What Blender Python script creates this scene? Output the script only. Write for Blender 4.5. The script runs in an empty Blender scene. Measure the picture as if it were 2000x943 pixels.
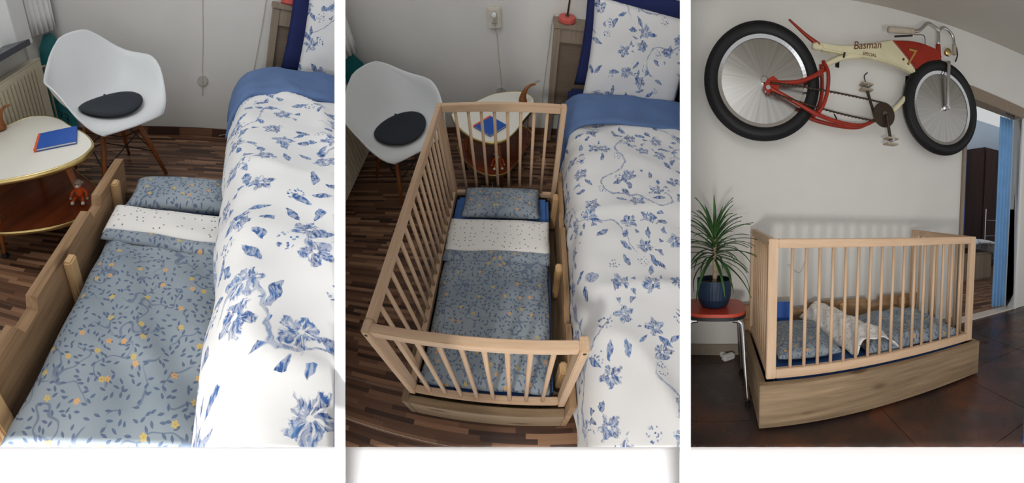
import bpy, bmesh, math, random
from mathutils import Matrix, Vector, noise
import numpy as np
random.seed(7)
PI = math.pi
sc = bpy.context.scene
COL = bpy.context.collection
# ------------------------------------------------------------------ camera
# A cylindrical panorama lens: three places stand around one viewpoint, each a rigid,
# true-size room.  Pose = yaw, pitch, roll and viewpoint in that room's own metres.
F = 670.0
POSE = {1: (-.22, .642, -.057, .5, -.116, 1.077),
        2: (-.053, .878, -.007, .467, -.325, 1.797),
        3: (.436, .044, .032, -.274, -1.515, 1.016)}
CX = {1: 326.5, 2: 1001.0, 3: 1674.5}
def _rot(y, p, r):
    return Matrix.Rotation(r, 3, 'Y') @ Matrix.Rotation(p, 3, 'X') @ Matrix.Rotation(y, 3, 'Z')
def _az(i): return Matrix.Rotation(-(CX[i] - 1000) / F, 3, 'Z')
CAM = Vector(POSE[3][3:])
G2W = _rot(*POSE[3][:3]).transposed() @ _az(3).transposed()
GM = Matrix.Translation(CAM) @ G2W.to_4x4()          # hub frame -> world
M = {i: Matrix.Translation(CAM) @ (G2W @ _az(i) @ _rot(*POSE[i][:3])).to_4x4() @ Matrix.Translation(-Vector(POSE[i][3:])) for i in (1, 2, 3)}
cd = bpy.data.cameras.new('camera'); cam = bpy.data.objects.new('camera', cd); COL.objects.link(cam)
cd.type = 'PANO'; cd.panorama_type = 'CENTRAL_CYLINDRICAL'
cd.central_cylindrical_range_u_min = -1000 / F; cd.central_cylindrical_range_u_max = 1000 / F
cd.central_cylindrical_range_v_min = -(943 - 437) / F; cd.central_cylindrical_range_v_max = 437 / F
cd.central_cylindrical_radius = 1.0
cd.clip_start = .01
cam.matrix_world = Matrix.Translation(CAM) @ (G2W @ Matrix(((1, 0, 0), (0, 0, -1), (0, 1, 0)))).to_4x4()
sc.camera = cam
# ------------------------------------------------------------------ light
W = bpy.data.worlds.new('sky'); sc.world = W; W.use_nodes = True
W.node_tree.nodes['Background'].inputs[0].default_value = (.98, .99, 1.0, 1)
W.node_tree.nodes['Background'].inputs[1].default_value = .58
sc.view_settings.view_transform = 'Standard'; sc.view_settings.look = 'None'
sc.view_settings.exposure = 0.0; sc.view_settings.gamma = 1.0
sc.view_settings.use_curve_mapping = False
def area(name, mat, loc, to, sx, sy, power, col=(1, 1, 1)):
    l = bpy.data.lights.new(name, 'AREA'); l.shape = 'RECTANGLE'; l.size = sx; l.size_y = sy; l.energy = power; l.color = col
    o = bpy.data.objects.new(name, l); COL.objects.link(o)
    a = mat @ Vector(loc); b = mat @ Vector(to)
    o.matrix_world = Matrix.Translation(a) @ (b - a).to_track_quat('-Z', 'Y').to_matrix().to_4x4()
    return o
area('window_daylight', M[1], (-.75, .75, 2.35), (.5, 1.3, .3), 1.1, 1.1, 5, (.95, .98, 1))
area('window_daylight', M[2], (-.35, .55, 2.75), (.45, .9, .4), 1.0, 1.0, 5, (.95, .98, 1))
area('low_sun_glint', M[3], (-.30, -2.2, .62), (.75, .75, .95), .14, .14, 18, (1, .97, .92))
def spot(name, loc, power, ang):
    l = bpy.data.lights.new(name, 'SPOT'); l.energy = power; l.spot_size = ang; l.spot_blend = .01; l.shadow_soft_size = .02
    o = bpy.data.objects.new(name, l); COL.objects.link(o)
    o.matrix_world = GM @ Matrix.Translation(loc)
    return o
spot('added_ground_spot', (0, -.05, 0), 340, 2 * math.atan(1.578))  # added spot, not a real fixture: brightens the ground band to white
# ------------------------------------------------------------------ helpers
ROOM_OF = {}
def S(r, g, b):
    f = lambda c: (c / 255 / 12.92) if c / 255 <= .04045 else ((c / 255 + .055) / 1.055) ** 2.4
    return (f(r), f(g), f(b), 1)
class NT:
    def __init__(s, name, rough=.6, metal=0.0, spec=.4):
        s.m = bpy.data.materials.new(name); s.m.use_nodes = True
        s.n = s.m.node_tree.nodes; s.l = s.m.node_tree.links
        s.b = s.n['Principled BSDF']
        s.b.inputs['Roughness'].default_value = rough; s.b.inputs['Metallic'].default_value = metal
        s.b.inputs['Specular IOR Level'].default_value = spec
    def set(s, sock, v):
        if hasattr(v, 'is_linked') or isinstance(v, bpy.types.NodeSocket): s.l.new(v, sock)
        else: sock.default_value = v
    def node(s, t, ins=None, **kw):
        n = s.n.new(t)
        for k, v in kw.items(): setattr(n, k, v)
        for k, v in (ins or {}).items(): s.set(n.inputs[k], v)
        return n
    def math(s, op, a, b=0.0, c=None):
        n = s.n.new('ShaderNodeMath'); n.operation = op
        s.set(n.inputs[0], a); s.set(n.inputs[1], b)
        if c is not None: s.set(n.inputs[2], c)
        return n.outputs[0]
    def vmath(s, op, a, b=None):
        n = s.n.new('ShaderNodeVectorMath'); n.operation = op
        s.set(n.inputs[0], a)
        if b is not None: s.set(n.inputs[1], b)
        return n.outputs['Value'] if op in ('LENGTH', 'DOT_PRODUCT') else n.outputs[0]
    def mix(s, f, a, b):
        n = s.n.new('ShaderNodeMix'); n.data_type = 'RGBA'
        s.set(n.inputs['Factor'], f); s.set(n.inputs['A'], a); s.set(n.inputs['B'], b)
        return n.outputs['Result']
    def ramp(s, f, stops):
        n = s.n.new('ShaderNodeValToRGB'); e = n.color_ramp.elements
        while len(e) < len(stops): e.new(.5)
        for el, (p, c) in zip(e, stops): el.position = p; el.color = c
        s.set(n.inputs[0], f); return n.outputs[0]
    def step(s, v, lo, hi):   # smoothstep 0..1
        n = s.n.new('ShaderNodeMapRange'); n.interpolation_type = 'SMOOTHSTEP'
        s.set(n.inputs[0], v); s.set(n.inputs[1], lo); s.set(n.inputs[2], hi); return n.outputs[0]
    def noise(s, vec, scale, detail=3, rough=.5, dist=0.0, col=False):
        n = s.node('ShaderNodeTexNoise', {'Scale': scale, 'Detail': detail, 'Roughness': rough, 'Distortion': dist})
        if vec is not None: s.l.new(vec, n.inputs['Vector'])
        return n.outputs['Color' if col else 'Fac']
    def obj(s): return s.node('ShaderNodeTexCoord').outputs['Object']
    def uv(s): return s.node('ShaderNodeTexCoord').outputs['UV']
    def scale(s, vec, xyz):
        return s.vmath('MULTIPLY', vec, Vector(xyz))
    def bump(s, h, strength=.2, dist=.005):
        n = s.node('ShaderNodeBump', {'Strength': strength, 'Distance': dist, 'Height': h}); s.l.new(n.outputs[0], s.b.inputs['Normal'])
    def col(s, c): s.set(s.b.inputs['Base Color'], c)
def plain(name, c, rough=.6, metal=0.0, var=.06, nscale=25, bump=0.0, spec=.4):
    t = NT(name, rough, metal, spec); v = t.noise(t.obj(), nscale, 3)
    c2 = tuple(max(0, x * (1 - var)) for x in c[:3]) + (1,); c3 = tuple(min(1, x * (1 + var)) for x in c[:3]) + (1,)
    t.col(t.ramp(v, [(.3, c2), (.7, c3)]))
    if bump: t.bump(v, bump, .003)
    return t.m
def wood(name, a, b, axis='y', fine=90, rough=.55, knots=0.0, c3=None):
    t = NT(name, rough); o = t.obj()
    k = {'x': (.06, 1, 1), 'y': (1, .06, 1), 'z': (1, 1, .06)}[axis]
    v = t.scale(o, k); n1 = t.noise(v, fine, 4, .6, .3); n2 = t.noise(v, fine * .22, 3, .6, .8)
    f = t.math('ADD', t.math('MULTIPLY', n1, .45), t.math('MULTIPLY', n2, .55))
    c = t.ramp(f, [(.32, a), (.68, b)])
    if knots:
        vo = t.node('ShaderNodeTexVoronoi', {'Vector': t.scale(o, {'x': (2.2, 7, 7), 'y': (7, 2.2, 7), 'z': (7, 7, 2.2)}[axis]), 'Scale': 1.0})
        c = t.mix(t.math('MULTIPLY', t.step(vo.outputs['Distance'], .16, .05), knots), c, c3 or tuple(x * .4 for x in a[:3]) + (1,))
    t.col(c); t.bump(f, .15, .002); return t.m
MT = {}
MT['wall'] = plain('wall_paint', S(226, 224, 219), .85, var=.015, nscale=6, spec=.2)
MT['white'] = plain('partition_white', (.93, .93, .93, 1), .9, var=.004, spec=.1)
MT['beech'] = wood('beech_wood', S(192, 158, 127), S(217, 187, 156), 'y', 120)
MT['beech_z'] = wood('beech_wood_upright', S(192, 158, 127), S(217, 187, 156), 'z', 120)
MT['beech_x'] = wood('beech_wood_crosswise', S(192, 158, 127), S(217, 187, 156), 'x', 120)
MT['old'] = wood('reclaimed_board', S(112, 92, 70), S(164, 140, 110), 'y', 60, .8, .8, S(82, 56, 38))
MT['old_x'] = wood('reclaimed_board_crosswise', S(112, 92, 70), S(164, 140, 110), 'x', 60, .8, .8, S(82, 56, 38))
MT['old_warm'] = wood('warm_reclaimed_board', S(128, 98, 68), S(184, 149, 112), 'y', 60, .8, .8, S(82, 56, 38))
MT['peg'] = wood('pale_peg_wood', S(190, 150, 102), S(214, 178, 130), 'z', 60)
MT['headboard'] = wood('limed_oak', S(132, 116, 100), S(160, 143, 124), 'z', 70)
MT['headboard_panel'] = wood('limed_oak_panel', S(112, 97, 83), S(134, 117, 100), 'x', 70)
MT['leg'] = wood('warm_leg_wood', S(122, 66, 30), S(168, 100, 52), 'z', 60, .4)
MT['shelf'] = wood('walnut_burl', S(82, 34, 16), S(150, 72, 36), 'x', 14, .25)
MT['brass'] = plain('brass', S(214, 190, 128), .3, 1.0)
MT['laminate_white'] = plain('cream_laminate', S(238, 234, 222), .18, var=.01, spec=.5)
MT['shell'] = plain('white_plastic', S(233, 235, 235), .38, var=.005, spec=.4)
MT['pad'] = plain('charcoal_felt', S(38, 44, 52), .75, var=.1, nscale=200, bump=.1)
MT['black'] = plain('black_metal', S(24, 22, 22), .45)
MT['rubber'] = plain('black_rubber', S(20, 20, 22), .55, var=.15, nscale=60)
MT['chrome'] = plain('chrome', S(205, 205, 205), .14, 1.0, var=.02)
MT['navy'] = plain('navy_cotton', S(34, 44, 96), .85, var=.08, nscale=14, bump=.05)
MT['fold'] = plain('denim_blue_cotton', S(92, 118, 162), .85, var=.07, nscale=9, bump=.05)
MT['cotblue'] = plain('blue_mattress_cover', S(70, 112, 176), .8)
MT['teal'] = plain('teal_paint', S(22, 112, 116), .5, var=.2, nscale=9)
MT['radiator'] = plain('cream_enamel', S(214, 204, 180), .4, var=.02)
MT['stone'] = plain('slate_sill', S(70, 72, 82), .35, var=.12, nscale=60)
MT['frame_white'] = plain('white_gloss_paint', S(236, 236, 234), .35, var=.01)
MT['plastic'] = plain('ivory_plastic', S(222, 212, 198), .4, var=.02)
MT['puck'] = plain('grey_plastic', S(196, 192, 184), .5, var=.02)
MT['cable'] = plain('cable_grey', S(205, 198, 186), .5)
MT['lampred'] = plain('coral_lamp_base', S(206, 92, 84), .5, var=.12, nscale=30)
MT['steel'] = plain('dark_steel', S(96, 90, 84), .35, .8)
MT['bookblue'] = plain('blue_book_cover', S(26, 86, 176), .4, var=.04)
MT['orange'] = plain('orange_print', S(228, 92, 42), .5, var=.05)
MT['paper'] = plain('paper', S(238, 236, 228), .7, var=.02)
MT['toyorange'] = plain('orange_yarn', S(214, 88, 30), .9, var=.2, nscale=160, bump=.3)
MT['toygrey'] = plain('grey_yarn', S(170, 152, 138), .9, var=.15, nscale=160, bump=.3)
MT['gourd'] = wood('polished_brown_wood', S(110, 58, 22), S(160, 96, 44), 'z', 40, .3)
MT['cream'] = plain('cream_enamel_bike', S(222, 214, 178), .32, var=.06, nscale=8)
MT['bikered'] = plain('rust_red_enamel', S(152, 42, 24), .35, var=.15, nscale=10)
MT['letter'] = plain('brown_lettering', S(96, 44, 24), .5)
MT['gold'] = plain('ochre_lettering', S(186, 132, 70), .45)
MT['chain'] = plain('chain_steel', S(70, 58, 48), .5, .7)
MT['grip'] = plain('grey_grip', S(176, 164, 146), .7)
MT['soil'] = plain('soil', S(58, 44, 34), .95, var=.4, nscale=80, bump=.4)
MT['pot'] = plain('ink_blue_ceramic', S(18, 42, 66), .45, var=.06)
MT['seatred'] = plain('red_vinyl_seat', S(186, 66, 44), .35, var=.06, nscale=10)
MT['ceil'] = plain('ceiling_paint', S(188, 182, 172), .9, var=.01, nscale=5, spec=.1)
MT['doorframe'] = plain('taupe_doorframe', S(146, 130, 112), .55)
MT['curtainblue'] = plain('royal_blue_curtain', S(34, 76, 158), .85)
MT['curtainlight'] = plain('light_blue_curtain', S(134, 184, 232), .85, var=.08, nscale=6)
MT['wardrobe'] = wood('dark_wardrobe_wood', S(34, 20, 14), S(70, 40, 24), 'z', 30, .35)
MT['ground'] = plain('white_ground', (.92, .92, .92, 1), .95, var=.003, spec=.05)
MT['bounce_grey'] = plain('bounce_cutting_grey', S(150, 150, 150), .9)  # for the unseen ground centre, grey only to weaken bounce light
MT['farwall'] = plain('pale_blue_wall', S(196, 212, 228), .85, var=.01)
MT['baseboard'] = plain('taupe_baseboard', S(150, 140, 124), .6)
def leafmat():
    t = NT('dracaena_leaf', .45); v = t.noise(t.obj(), 9, 2)
    t.col(t.ramp(v, [(.35, S(28, 62, 30)), (.65, S(70, 116, 54))])); return t.m
MT['leaf'] = leafmat()
MT['trunk'] = wood('cane_trunk', S(150, 130, 104), S(188, 168, 138), 'x', 60, .8)
def lamfloor():
    t = NT('striped_laminate', .32, spec=.45); o = t.obj()
    sx = t.node('ShaderNodeSeparateXYZ', {0: o})
    row = t.math('FLOOR', t.math('DIVIDE', sx.outputs[1], .021))
    wn = t.node('ShaderNodeTexWhiteNoise', noise_dimensions='1D'); t.l.new(row, wn.inputs['W'])
    colx = t.math('FLOOR', t.math('ADD', t.math('DIVIDE', sx.outputs[0], .26), t.math('MULTIPLY', wn.outputs['Value'], 7.0)))
    cv = t.node('ShaderNodeCombineXYZ', {0: colx, 1: row}); w2 = t.node('ShaderNodeTexWhiteNoise', {'Vector': cv.outputs[0]}, noise_dimensions='2D')
    g = t.noise(t.scale(o, (3, 90, 3)), 1.0, 3)
    f = t.math('ADD', t.math('MULTIPLY', w2.outputs['Value'], .8), t.math('MULTIPLY', g, .25))
    t.col(t.ramp(f, [(.08, S(54, 36, 28)), (.35, S(96, 67, 51)), (.7, S(136, 99, 75)), (.98, S(176, 136, 104))]))
    t.l.new(t.ramp(g, [(0, (.26,) * 3 + (1,)), (1, (.42,) * 3 + (1,))]), t.b.inputs['Roughness']); return t.m
MT['laminate'] = lamfloor()
def tilemat():
    t = NT('rust_slate_tile', .3, spec=.5); o = t.obj(); n = t.noise(o, 2.6, 5, .6, .6); n2 = t.noise(o, 9, 4, .6)
    c = t.ramp(n, [(.32, S(40, 36, 36)), (.5, S(66, 44, 36)), (.66, S(104, 58, 36))])
    c = t.mix(t.math('MULTIPLY', n2, .5), c, S(62, 58, 58)); t.col(c)
    t.l.new(t.ramp(n2, [(.3, (.2,) * 3 + (1,)), (.7, (.45,) * 3 + (1,))]), t.b.inputs['Roughness']); t.bump(n2, .12, .002); return t.m
MT['tile'] = tilemat()
MT['grout'] = plain('grout', S(120, 86, 70), .9)
def brushed():
    t = NT('spun_aluminium', .32, 1.0); o = t.obj(); s = t.node('ShaderNodeSeparateXYZ', {0: o})
    a = t.math('ARCTAN2', s.outputs[2], s.outputs[0])
    n = t.noise(t.node('ShaderNodeCombineXYZ', {0: t.math('MULTIPLY', a, 9.0)}).outputs[0], 1.0, 3)
    t.col(t.ramp(n, [(.3, S(172, 169, 164)), (.7, S(196, 193, 188))])); t.l.new(t.ramp(n, [(.2, (.27,) * 3 + (1,)), (.8, (.38,) * 3 + (1,))]), t.b.inputs['Roughness']); return t.m
MT['disc'] = brushed()
def cell(t, uv, scale, rnd=1.0):
    v = t.node('ShaderNodeTexVoronoi', {'Vector': uv, 'Scale': scale, 'Randomness': rnd}, voronoi_dimensions='2D')
    loc = t.vmath('SUBTRACT', uv, v.outputs['Position']); s = t.node('ShaderNodeSeparateXYZ', {0: loc})
    c = t.node('ShaderNodeSeparateColor', {0: v.outputs['Color']})
    return s.outputs[0], s.outputs[1], c.outputs[0], c.outputs[1], c.outputs[2]
def ellipse(t, x, y, rnd, a, b, ox=0.0):
    an = t.math('MULTIPLY', rnd, 6.283); co = t.math('COSINE', an); si = t.math('SINE', an)
    u = t.math('SUBTRACT', t.math('ADD', t.math('MULTIPLY', x, co), t.math('MULTIPLY', y, si)), ox)
    v = t.math('SUBTRACT', t.math('MULTIPLY', y, co), t.math('MULTIPLY', x, si))
    # leaf-like: pointed ends
    e = t.math('ADD', t.math('POWER', t.math('ABSOLUTE', t.math('DIVIDE', u, a)), 1.5), t.math('POWER', t.math('ABSOLUTE', t.math('DIVIDE', v, b)), 1.3))
    return t.step(e, 1.08, .88)
def flower(t, x, y, rnd, R, petals, hole, wob=None):
    r = t.math('SQRT', t.math('ADD', t.math('MULTIPLY', x, x), t.math('MULTIPLY', y, y)))
    an = t.math('ADD', t.math('ARCTAN2', y, x), t.math('MULTIPLY', rnd, 6.28))
    lim = t.math('MULTIPLY', t.math('ADD', .74, t.math('MULTIPLY', t.math('COSINE', t.math('MULTIPLY', an, float(petals))), .15)), R)
    if wob is not None: lim = t.math('ADD', lim, wob)
    m = t.step(t.math('SUBTRACT', lim, r), -R * .05, R * .08)
    return t.math('MULTIPLY', m, t.step(r, hole * .7, hole * 1.2)), r
def line(t, uv, scale, width, seed):
    n = t.noise(t.vmath('ADD', uv, Vector((seed, seed * 1.7, 0))), scale, 1.0, .4)
    return t.step(t.math('ABSOLUTE', t.math('SUBTRACT', n, .5)), width, width * .4)
def mx(t, *a):
    o = a[0]
    for b in a[1:]: o = t.math('MAXIMUM', o, b)
    return o
def floral_white():
    t = NT('white_cotton_blue_floral', .85, spec=.2); uv0 = t.uv()
    wc = t.vmath('SUBTRACT', t.noise(uv0, 24, 2, .5, 0.0, True), Vector((.5, .5, .5)))
    uv = t.vmath('ADD', uv0, t.vmath('MULTIPLY', wc, Vector((.03, .03, 0))))
    wob = t.math('MULTIPLY', t.math('SUBTRACT', t.noise(uv, 55, 4, .7), .5), .05)
    x, y, r1, r2, r3 = cell(t, uv, 6.2, .85)
    fl, rr = flower(t, x, y, r1, .046, 5, .006, wob)
    an = t.math('ARCTAN2', y, x)
    stv = t.node('ShaderNodeCombineXYZ', {0: t.math('MULTIPLY', an, 2.6), 1: t.math('MULTIPLY', rr, 26.0), 2: t.math('MULTIPLY', r1, 20.0)})
    fl = t.math('MULTIPLY', fl, t.step(t.noise(stv.outputs[0], 1.5, 3, .6), .34, .52))
    fl = t.math('MULTIPLY', fl, t.math('LESS_THAN', r2, .8))
    lf = ellipse(t, x, y, r3, .034, .013, .085); lf2 = ellipse(t, x, y, t.math('ADD', r3, .13), .03, .011, .078)
    x2, y2, q1, q2, q3 = cell(t, t.vmath('ADD', uv, Vector((.37, .11, 0))), 7.5, 1.0)
    lf3 = t.math('MULTIPLY', ellipse(t, x2, y2, q1, .036, .013), t.math('LESS_THAN', q2, .6))
    x3, y3, d1, d2, d3 = cell(t, uv, 75, 1.0); x4, y4, g1, g2, g3 = cell(t, t.vmath('ADD', uv, Vector((.21, .47, 0))), 4.6, .8)
    rad = t.math('SQRT', t.math('ADD', t.math('MULTIPLY', x4, x4), t.math('MULTIPLY', y4, y4)))
    dot = t.math('MULTIPLY', t.step(t.math('SQRT', t.math('ADD', t.math('MULTIPLY', x3, x3), t.math('MULTIPLY', y3, y3))), .0042, .003), t.step(rad, .028, .024))
    st = t.math('MULTIPLY', line(t, uv, 2.6, .0065, 3.1), t.step(t.noise(uv, 3.3, 1), .44, .5))
    tex = t.noise(uv, 45, 4, .7); pale = t.noise(uv, 14, 2)
    blue = t.ramp(t.math('ADD', t.math('MULTIPLY', tex, .6), t.math('MULTIPLY', pale, .5)), [(.38, S(36, 62, 116)), (.58, S(64, 104, 162)), (.8, S(124, 160, 200))])
    mask = mx(t, fl, lf, lf2, lf3, dot, t.math('MULTIPLY', st, .75))
    mask = t.math('MULTIPLY', mask, t.math('MAXIMUM', t.step(t.noise(t.scale(uv, (1, .4, 1)), 120, 3, .6), .3, .6), .55))
    t.col(t.mix(mask, S(226, 225, 224), blue)); t.bump(t.noise(uv, 260, 2), .06, .001); return t.m
MT['floral'] = floral_white()
def floral_cot():
    t = NT('grey_blue_cotton_sprigs', .88, spec=.2); uv = t.uv()
    x, y, a1, a2, a3 = cell(t, uv, 52, 1.0); lf = t.math('MULTIPLY', ellipse(t, x, y, a1, .0085, .0036), t.math('LESS_THAN', a2, .72))
    x, y, b1, b2, b3 = cell(t, t.vmath('ADD', uv, Vector((.3, .7, 0))), 15, 1.0)
    yf, r = flower(t, x, y, b1, .0105, 5, .0015); yf = t.math('MULTIPLY', yf, t.math('LESS_THAN', b2, .62))
    st = t.math('MULTIPLY', line(t, uv, 11, .017, 1.3), t.step(t.noise(uv, 9, 1), .42, .5))
    cloud = t.noise(uv, 5, 3)
    base = t.ramp(cloud, [(.3, S(136, 147, 156)), (.7, S(158, 167, 174))])
    c = t.mix(t.math('MULTIPLY', mx(t, lf, t.math('MULTIPLY', st, .7)), .75), base, S(70, 88, 122))
    c = t.mix(t.math('MULTIPLY', yf, .85), c, t.ramp(b3, [(.3, S(212, 182, 96)), (.7, S(226, 168, 100))]))
    t.col(c); t.bump(t.noise(uv, 300, 2), .06, .001); return t.m
MT['sprig'] = floral_cot()
def speck_white():
    t = NT('white_cotton_specks', .88, spec=.2); uv = t.uv()
    x, y, a1, a2, a3 = cell(t, uv, 34, 1.0); d = t.math('MULTIPLY', ellipse(t, x, y, a1, .005, .0028), t.math('LESS_THAN', a2, .6))
    t.col(t.mix(t.math('MULTIPLY', d, .85), S(236, 233, 228), t.ramp(a3, [(.4, S(70, 72, 80)), (.6, S(130, 106, 90))]))); return t.m
MT['speck'] = speck_white()

class MB:
    def __init__(s): s.v = []; s.f = []; s.uv = []
    def add(s, vs, fs, uvs=None):
        b = len(s.v); s.v += [tuple(v) for v in vs]
        for f in fs:
            s.f.append(tuple(i + b for i in f)); s.uv.append([uvs[i] for i in f] if uvs else None)
        return s
    def box(s, lo, hi, bev=0.0):
        x0, y0, z0 = lo; x1, y1, z1 = hi
        if not bev:
            return s.add([(x, y, z) for z in (z0, z1) for y in (y0, y1) for x in (x0, x1)],
                         [(0, 2, 3, 1), (4, 5, 7, 6), (0, 1, 5, 4), (2, 6, 7, 3), (0, 4, 6, 2), (1, 3, 7, 5)])
        bm = bmesh.new(); bmesh.ops.create_cube(bm, size=1)
        for v in bm.verts: v.co = Vector(((x0 + x1) / 2 + v.co.x * (x1 - x0), (y0 + y1) / 2 + v.co.y * (y1 - y0), (z0 + z1) / 2 + v.co.z * (z1 - z0)))
        bmesh.ops.bevel(bm, geom=bm.edges[:], offset=bev, segments=2, affect='EDGES', clamp_overlap=True)
        bm.verts.index_update(); s.add([v.co[:] for v in bm.verts], [[v.index for v in f.verts] for f in bm.faces]); bm.free(); return s
    def tube(s, pts, rad, n=10, cap=True):
        pts = [Vector(p) for p in pts]; N = len(pts)
        rad = [rad] * N if isinstance(rad, (int, float)) else rad
        t0 = (pts[1] - pts[0]).normalized(); up = Vector((0, 0, 1)) if abs(t0.z) < .9 else Vector((1, 0, 0)); nx = t0.cross(up).normalized()
        vs = []; 
        for i, p in enumerate(pts):
            t = (pts[min(i + 1, N - 1)] - pts[max(i - 1, 0)]).normalized()
            nx = (nx - t * nx.dot(t)).normalized(); ny = t.cross(nx)
            vs += [p + (nx * math.cos(2 * PI * k / n) + ny * math.sin(2 * PI * k / n)) * rad[i] for k in range(n)]
        fs = [(i * n + k, i * n + (k + 1) % n, (i + 1) * n + (k + 1) % n, (i + 1) * n + k) for i in range(N - 1) for k in range(n)]
        if cap: fs += [tuple(reversed(range(n))), tuple(range((N - 1) * n, N * n))]
        return s.add(vs, fs)
    def lathe(s, prof, n=32, c=(0, 0, 0), axis='z'):
        vs = []
        for r, z in prof:
            for k in range(n):
                a = 2 * PI * k / n; p = (r * math.cos(a), r * math.sin(a), z)
                if axis == 'y': p = (p[0], p[2], p[1])
                vs.append((p[0] + c[0], p[1] + c[1], p[2] + c[2]))
        fs = [(i * n + k, i * n + (k + 1) % n, (i + 1) * n + (k + 1) % n, (i + 1) * n + k) for i in range(len(prof) - 1) for k in range(n)]
        fs += [tuple(reversed(range(n))), tuple(range((len(prof) - 1) * n, len(prof) * n))]
        return s.add(vs, fs)
    def prism(s, out, d0, d1, axis='z'):
        n = len(out); P = {'z': lambda a, b, d: (a, b, d), 'y': lambda a, b, d: (a, d, b), 'x': lambda a, b, d: (d, a, b)}[axis]
        vs = [P(a, b, d0) for a, b in out] + [P(a, b, d1) for a, b in out]
        fs = [tuple(reversed(range(n))), tuple(range(n, 2 * n))] + [(k, (k + 1) % n, n + (k + 1) % n, n + k) for k in range(n)]
        return s.add(vs, fs)
    def grid(s, fn, nu, nv, uvfn=None, wrap=False):
        vs = []; uv = []
        for j in range(nv + 1):
            for i in range(nu + 1):
                vs.append(fn(i / nu, j / nv)); uv.append(uvfn(i / nu, j / nv) if uvfn else (i / nu, j / nv))
        fs = [(j * (nu + 1) + i, j * (nu + 1) + i + 1, (j + 1) * (nu + 1) + i + 1, (j + 1) * (nu + 1) + i) for j in range(nv) for i in range(nu)]
        return s.add(vs, fs, uv)
    def build(s, name, mat, parent=None, room=None, loc=(0, 0, 0), rz=0.0, smooth=False, solid=0.0, label=None, cat=None, group=None, kind=None, mw=None):
        me = bpy.data.meshes.new(name); me.from_pydata(s.v, [], s.f)
        if any(u is not None for u in s.uv):
            ul = me.uv_layers.new(name='UVMap'); k = 0
            for p, u in zip(me.polygons, s.uv):
                for j in range(p.loop_total): ul.data[k + j].uv = u[j] if u else (0, 0)
                k += p.loop_total
        bm = bmesh.new(); bm.from_mesh(me)
        if not solid: bmesh.ops.remove_doubles(bm, verts=bm.verts[:], dist=1e-6)
        bmesh.ops.recalc_face_normals(bm, faces=bm.faces[:])
        if solid:
            bmesh.ops.solidify(bm, geom=bm.faces[:], thickness=solid)
        bm.to_mesh(me); bm.free()
        me.materials.append(MT[mat] if isinstance(mat, str) else mat)
        if smooth:
            for p in me.polygons: p.use_smooth = True
        return place(me, name, parent, room, loc, rz, label, cat, group, kind, mw)
def meta(o, label, cat, group, kind):
    if label: o['label'] = label
    if cat: o['category'] = cat
    if group: o['group'] = group
    if kind: o['kind'] = kind
def place(data, name, parent=None, room=None, loc=(0, 0, 0), rz=0.0, label=None, cat=None, group=None, kind=None, mw=None):
    o = bpy.data.objects.new(name, data); COL.objects.link(o)
    if parent is not None:
        o.parent = parent; ROOM_OF[o] = ROOM_OF.get(parent)
        o.matrix_basis = Matrix.Translation(loc) @ Matrix.Rotation(rz, 4, 'Z')
    else:
        o.matrix_basis = mw if mw is not None else M[room] @ Matrix.Translation(loc) @ Matrix.Rotation(rz, 4, 'Z'); ROOM_OF[o] = room
    meta(o, label, cat, group, kind); return o
def thing(name, label, cat, room, loc=(0, 0, 0), rz=0.0, group=None, kind=None):
    o = place(None, name, None, room, loc, rz, label, cat, group, kind); o.empty_display_size = .05; return o
def share(src, name, parent, loc=(0, 0, 0), rz=0.0):      # another piece on the same mesh
    return place(src.data, name, parent, None, loc, rz)
def bez(pts, n=12):
    """Catmull-Rom through pts"""
    P = [Vector(p) for p in pts]; P = [P[0] * 2 - P[1]] + P + [P[-1] * 2 - P[-2]]; out = []
    for i in range(1, len(P) - 2):
        a, b, c, d = P[i - 1:i + 3]
        for k in range(n):
            t = k / n; out.append(.5 * ((2 * b) + (c - a) * t + (2 * a - 5 * b + 4 * c - d) * t * t + (3 * b - a - 3 * c + d) * t ** 3))
    return out + [P[-2]]
def nz(x, y, s=0.0): return noise.noise(Vector((x, y, s)))
def lerp(a, b, t): return a + (b - a) * t
def interp(tab, t):
    for (t0, a), (t1, b) in zip(tab, tab[1:]):
        if t <= t1: return a.lerp(b, (t - t0) / (t1 - t0))
    return tab[-1][1]

# ------------------------------------------------------------------ ground and partitions
R0 = .5; HT = R0 * 10.5 / F
AZ = {'a': (664 - 1000) / F, 'b': (1338.5 - 1000) / F}
K = 436 / F
g = place(None, 'ground', mw=GM, kind='structure', label='round ground in front of the three rooms, white outer band round an added grey centre', cat='ground')
MB().lathe([(.02, -1.31), (1.55, -1.31), (1.55, -1.3), (.02, -1.3)], 96).build('added_bounce_disc', 'bounce_grey', g)  # unseen centre added in grey to cut bounce from the spot into the rooms
m = MB().lathe([(1.553, -1.31), (2.15, -1.31), (2.15, -1.298), (1.553, -1.298), (1.553, -1.31)], 96); m.f = m.f[:-2]; m.uv = m.uv[:-2]
m.build('ground_band', 'ground', g)
for k, nm in (('a', 'wall_partition_bedrooms'), ('b', 'wall_partition_living_room')):
    MB().prism([(R0, -1.3), (3.9, -1.3), (3.9, 2.68), (R0, .36)], -HT, HT, 'x').build(nm, 'white', mw=GM @ Matrix.Rotation(-AZ[k], 4, 'Z'), kind='structure',
        label='thin white partition between the left and middle bedroom views' if k == 'a' else 'thin white partition between the middle bedroom and living room', cat='wall')

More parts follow.
